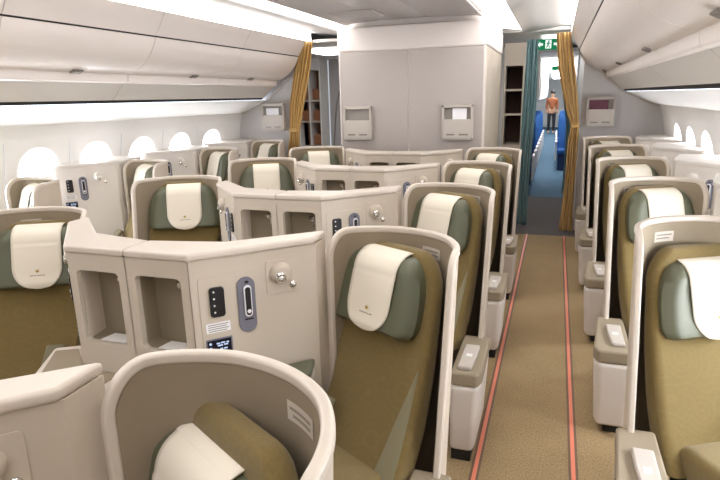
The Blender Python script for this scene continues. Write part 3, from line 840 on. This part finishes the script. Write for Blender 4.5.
for k, (x, z) in enumerate([(-4.1, 1.62), (-3.9, 1.62), (-4.1, 1.27), (-3.9, 1.27), (-3.9, .86)]):
    o = MB().box(-.075, .075, 0, .2, .012, .19, .01).done('storage_box', 'wood'); o.location = (x, 9.08, z)
    tag(o, ['brown box on the upper shelf, left compartment', 'brown box on the upper shelf, right compartment', 'brown box on the middle shelf, left compartment', 'brown box on the middle shelf, right compartment', 'brown box on the bottom of the right compartment'][k]+' of the white shelf unit', 'box', 'boxes in the shelf unit')
slab('wall_galley_left', -3.79, -2.2, 9.4, 9.45, 0, 2.4, 'bulk2')
slab('wall_door_left', -4.6, -4.5, 6.46, 9.5, 0, 2.4, 'bulk2')
slab('ceiling_galley_left', -4.6, -2.1, 6.46, 9.5, 2.30, 2.33, 'wall')
b = MB(); pts = smooth([(-3.76, .3), (-3.70, 1.2), (-3.62, 1.7), (-3.45, 2.0), (-3.2, 2.2)], 6)
b.tube([(p[0], 9.39, p[1]) for p in pts], .012, 6); struct(b.done('trim_3', 'pocketin'))
for k, (x, lb) in enumerate(((-3.3, 'small round ceiling spot left of the other one, by the bulkhead edge'), (-3.05, 'small round ceiling spot right next to the centre bulkhead'))):
    r = empty('ceiling_spot', (x, 8.2, 2.30)); tag(r, lb, 'lamp', 'galley ceiling spots')
    fu = (Vector((0, 0, 0)), Vector((1, 0, 0)), Vector((0, 1, 0)), Vector((0, 0, -1)))
    MB().lathe(fu, 0, 0, [(.045, 0), (.045, .012), (.034, .014)]).done('spot_ring', 'white', r)
    MB().lathe(fu, 0, 0, [(.033, .012), (.033, .016), (.02, .018)]).done('spot_lens', 'spot', r)

# ---- galley ceiling and far economy cabin
slab('ceiling_galley', -2.1, 1.5, 7.26, 9.6, 2.36, 2.40, 'wall')
slab('ceiling_economy', -1.6, 1.5, 9.6, YE, 2.28, 2.32, 'wall')
slab('wall_galley_right', .29, .33, 7.24, 9.6, 0, 2.36, 'wall')
slab('wall_galley_centre', -2.1, -.42, 9.5, 9.56, 0, 2.36, 'wall')
slab('wall_economy_back', -2, 1.5, YE, YE+.05, 0, 2.3, 'wall')
slab('wall_economy_right', 1.2, 1.25, 9.6, YE, 0, 2.3, 'wall')
slab('wall_economy_left', -1.8, -1.75, 9.6, YE, 0, 2.3, 'wall')
for k, (x, lb) in enumerate(((-.06, 'first long ceiling light in the far economy cabin'),)):
    for y, l2 in ((7.8, 'ceiling light panel over the galley floor behind the exit sign'), (11.5, 'first ceiling light panel of the far economy cabin'), (15.5, 'second ceiling light panel of the far economy cabin'), (19.5, 'third ceiling light panel of the far economy cabin'), (23.5, 'fourth ceiling light panel of the far economy cabin')):
        o = MB().box(-.17, .17, 0, 3.4 if y > 8 else 1.2, -.02, 0).done('ceiling_panel_light', 'eco' if y > 8 else 'galley'); o.location = (x, y, 2.279 if y > 8 else 2.36)
        tag(o, l2, 'lamp', 'economy ceiling lights')
o = MB().box(-.35, .35, -.5, .5, -.02, 0).done('ceiling_panel_light', 'lamp2'); o.location = (-3.0, 7.7, 2.30); tag(o, 'ceiling light panel of the left galley behind the gold curtain', 'lamp')
bn = empty('economy_bin', (-.72, 9.7, 1.475)); tag(bn, 'white overhead bin with small dark placard in the economy cabin', 'overhead bin')
fr2 = (Vector((0, 0, 0)), Vector((1, 0, 0)), Vector((0, 0, 1)), Vector((0, -1, 0)))
b = MB(); b.extr([(-.5, 0), (.33, .0), (.40, .05), (.43, .2), (.42, .80), (-.5, .80)], fr2, -9, 0, .01); b.done('bin_body', 'white', bn)
b = MB(); b.plate(fr2, .27, .16, .055, .035, .004, 0, .004); b.plate(fr2, .345, .16, .055, .035, .004, 0, .004); b.done('bin_placard', 'black', bn)
eb = empty('economy_bin', (.62, 10.2, 1.475)); tag(eb, 'white overhead bin on the window side of the economy cabin', 'overhead bin')
MB().extr([(.5, 0), (-.2, .0), (-.30, .05), (-.34, .2), (-.34, .80), (.5, .80)], fr2, -9, 0, .01).done('bin_body', 'white', eb)
mo = empty('ceiling_sign', (-.05, 14, 2.20)); tag(mo, 'small green lit sign far down the economy ceiling', 'sign')
MB().box(-.12, .12, 0, .03, -.05, .05, .005).done('sign_face', 'exitgreen', mo); MB().box(-.02, .02, .01, .02, .05, .08).done('hanger', 'white', mo)

def eco_seat(m):
    r = empty('economy_chair')
    b = MB(); b.loft([[(x, w+y, z) for x, y in rrect(0, 0, hw*2, th, .03, n=3)] for z, w, hw, th in ((.42, -.02, .21, .10), (.6, .02, .22, .11), (.85, .07, .22, .10), (1.02, .10, .21, .09), (1.14, .12, .19, .07), (1.17, .125, .15, .04))])
    b.done('backrest', m, r)
    MB().box(-.22, .22, -.46, .02, .36, .46, .03, 3).done('seat', m, r)
    b = MB(); b.box(-.19, .19, -.40, -.02, 0, .36, .02); b.done('seat_base', 'navy', r)
    for sx in (-1, 1):
        b = MB(); b.box(sx*.245-.022, sx*.245+.022, -.40, .06, .58, .63, .012); b.box(sx*.245-.018, sx*.245+.018, -.36, .04, .20, .58, .01); b.done('armrest', 'white', r)
    b = MB(); b.box(-.13, .13, -.025, .0, 0, .2, .008); o = b.done('headrest_cover', 'teal', r); o.location = (0, .055, .95); o.rotation_euler.x = -.14
    return r
ES = eco_seat('blue')
ords = ['first', 'second', 'third', 'fourth', 'fifth', 'sixth', 'seventh', 'eighth', 'ninth', 'tenth']
for k in range(9):
    put(ES, -.58, 10.3+.86*k, ords[k]+' blue economy seat along the left of the far aisle', 'economy seats', 'seat')
for k in range(3):
    put(ES, .47, 10.5+.86*k, ords[k]+' blue economy seat on the right of the far aisle, by the curtain', 'economy seats', 'seat')
for k in range(5):
    put(ES, .27, 13.4+.86*k, ords[k+3]+' blue economy seat on the right of the far aisle', 'economy seats', 'seat')

# ---- person far down the aisle
def person(x, y):
    r = empty('person', (x, y, 0)); tag(r, 'person in a brown shirt standing far down the aisle in the economy cabin', 'person')
    def skin(name, verts, edges, m, par):
        me = bpy.data.meshes.new(name); me.from_pydata([v[:3] for v in verts], edges, []); me.materials.append(MT[m])
        o = bpy.data.objects.new(name, me); C.objects.link(o); o.parent = par
        sk = o.modifiers.new('s', 'SKIN'); o.modifiers.new('u', 'SUBSURF').render_levels = 2
        lay = me.skin_vertices[0].data
        for i, v in enumerate(verts): lay[i].radius = (v[3], v[3]*.85)
        lay[0].use_root = True; sk.use_smooth_shade = True
        return o
    V = [(0, 0, .95, .14), (0, 0, 1.15, .125), (0, .01, 1.35, .145), (0, .01, 1.46, .08), (0, 0, 1.52, .055), (0, -.01, 1.60, .088), (0, -.01, 1.68, .085),
         (.17, .01, 1.41, .055), (.21, .0, 1.15, .045), (.20, -.06, .92, .036), (.20, -.08, .83, .03), (-.17, .01, 1.41, .055), (-.21, 0, 1.15, .045), (-.20, -.06, .92, .036), (-.20, -.08, .83, .03),
         (.09, 0, .85, .095), (.10, -.01, .48, .065), (.10, .02, .09, .045), (.10, -.12, .05, .04), (-.09, 0, .85, .095), (-.10, .0, .48, .065), (-.10, .02, .09, .045), (-.10, -.12, .05, .04)]
    E = [(0, 1), (1, 2), (2, 3), (3, 4), (4, 5), (5, 6), (2, 7), (7, 8), (8, 9), (9, 10), (2, 11), (11, 12), (12, 13), (13, 14), (0, 15), (15, 16), (16, 17), (17, 18), (0, 19), (19, 20), (20, 21), (21, 22)]
    skin('body', V, E, 'skin', r)
    V2 = [(0, 0, .93, .165), (0, 0, 1.15, .15), (0, .01, 1.36, .165), (0, .01, 1.44, .09), (.175, .01, 1.405, .075), (.213, 0, 1.15, .062), (.205, -.05, .97, .052), (-.175, .01, 1.405, .075), (-.213, 0, 1.15, .062), (-.205, -.05, .97, .052)]
    skin('shirt', V2, [(0, 1), (1, 2), (2, 3), (2, 4), (4, 5), (5, 6), (2, 7), (7, 8), (8, 9)], 'shirt', r)
    V3 = [(0, 0, .93, .15), (.092, 0, .82, .11), (.10, -.01, .48, .082), (.10, .02, .10, .065), (-.092, 0, .82, .11), (-.10, 0, .48, .082), (-.10, .02, .10, .065)]
    skin('trousers', V3, [(0, 1), (1, 2), (2, 3), (0, 4), (4, 5), (5, 6)], 'trousers', r)
    b = MB(); b.loft([[(rr*math.cos(2*PI*k/14), .02+rr*1.1*math.sin(2*PI*k/14), z) for k in range(14)] for z, rr in ((1.60, .08), (1.66, .098), (1.72, .095), (1.76, .06), (1.775, .02))]); b.done('hair', 'hair', r)
    b = MB(); b.loft([[(.014*math.cos(a)*s, -.088-.012*s, 1.605+.02*math.sin(a)*s) for a in [2*PI*k/8 for k in range(8)]] for s in (1, .5, .1)]); b.done('nose', 'skin', r)
person(-.2, 25.2)

# ------------------------------------------------------------------ world, camera, settings
sc = bpy.context.scene
w = bpy.data.worlds.new('World'); sc.world = w; w.use_nodes = True
bg = w.node_tree.nodes['Background']; bg.inputs['Color'].default_value = (.85, .92, 1, 1); bg.inputs['Strength'].default_value = 0.6
cam = bpy.data.cameras.new('Camera'); co = bpy.data.objects.new('Camera', cam); C.objects.link(co)
cam.sensor_width = 36; cam.lens = 558/720*36; cam.clip_start = .02; cam.clip_end = 200
Rv, Fv, Dv = (0.94558133, 0.05892105, -0.32000665), (0.32455658, -0.24095868, 0.91465947), (0.02321568, 0.96874518, 0.24696924)
right = Vector((Rv[0], Fv[0], -Dv[0])); down = Vector((Rv[1], Fv[1], -Dv[1])); fwd = Vector((Rv[2], Fv[2], -Dv[2]))
M = Matrix((right, -down, -fwd)).transposed().to_4x4(); M.translation = Vector((0, 0, 1.65)); co.matrix_world = M
sc.camera = co
vs = sc.view_settings; vs.view_transform = 'Standard'; vs.look = 'None'; vs.gamma = 1; vs.use_curve_mapping = False; vs.exposure = 0.08
sc.cycles.max_bounces = 10; sc.cycles.diffuse_bounces = 6
sc.cycles.use_denoising = True
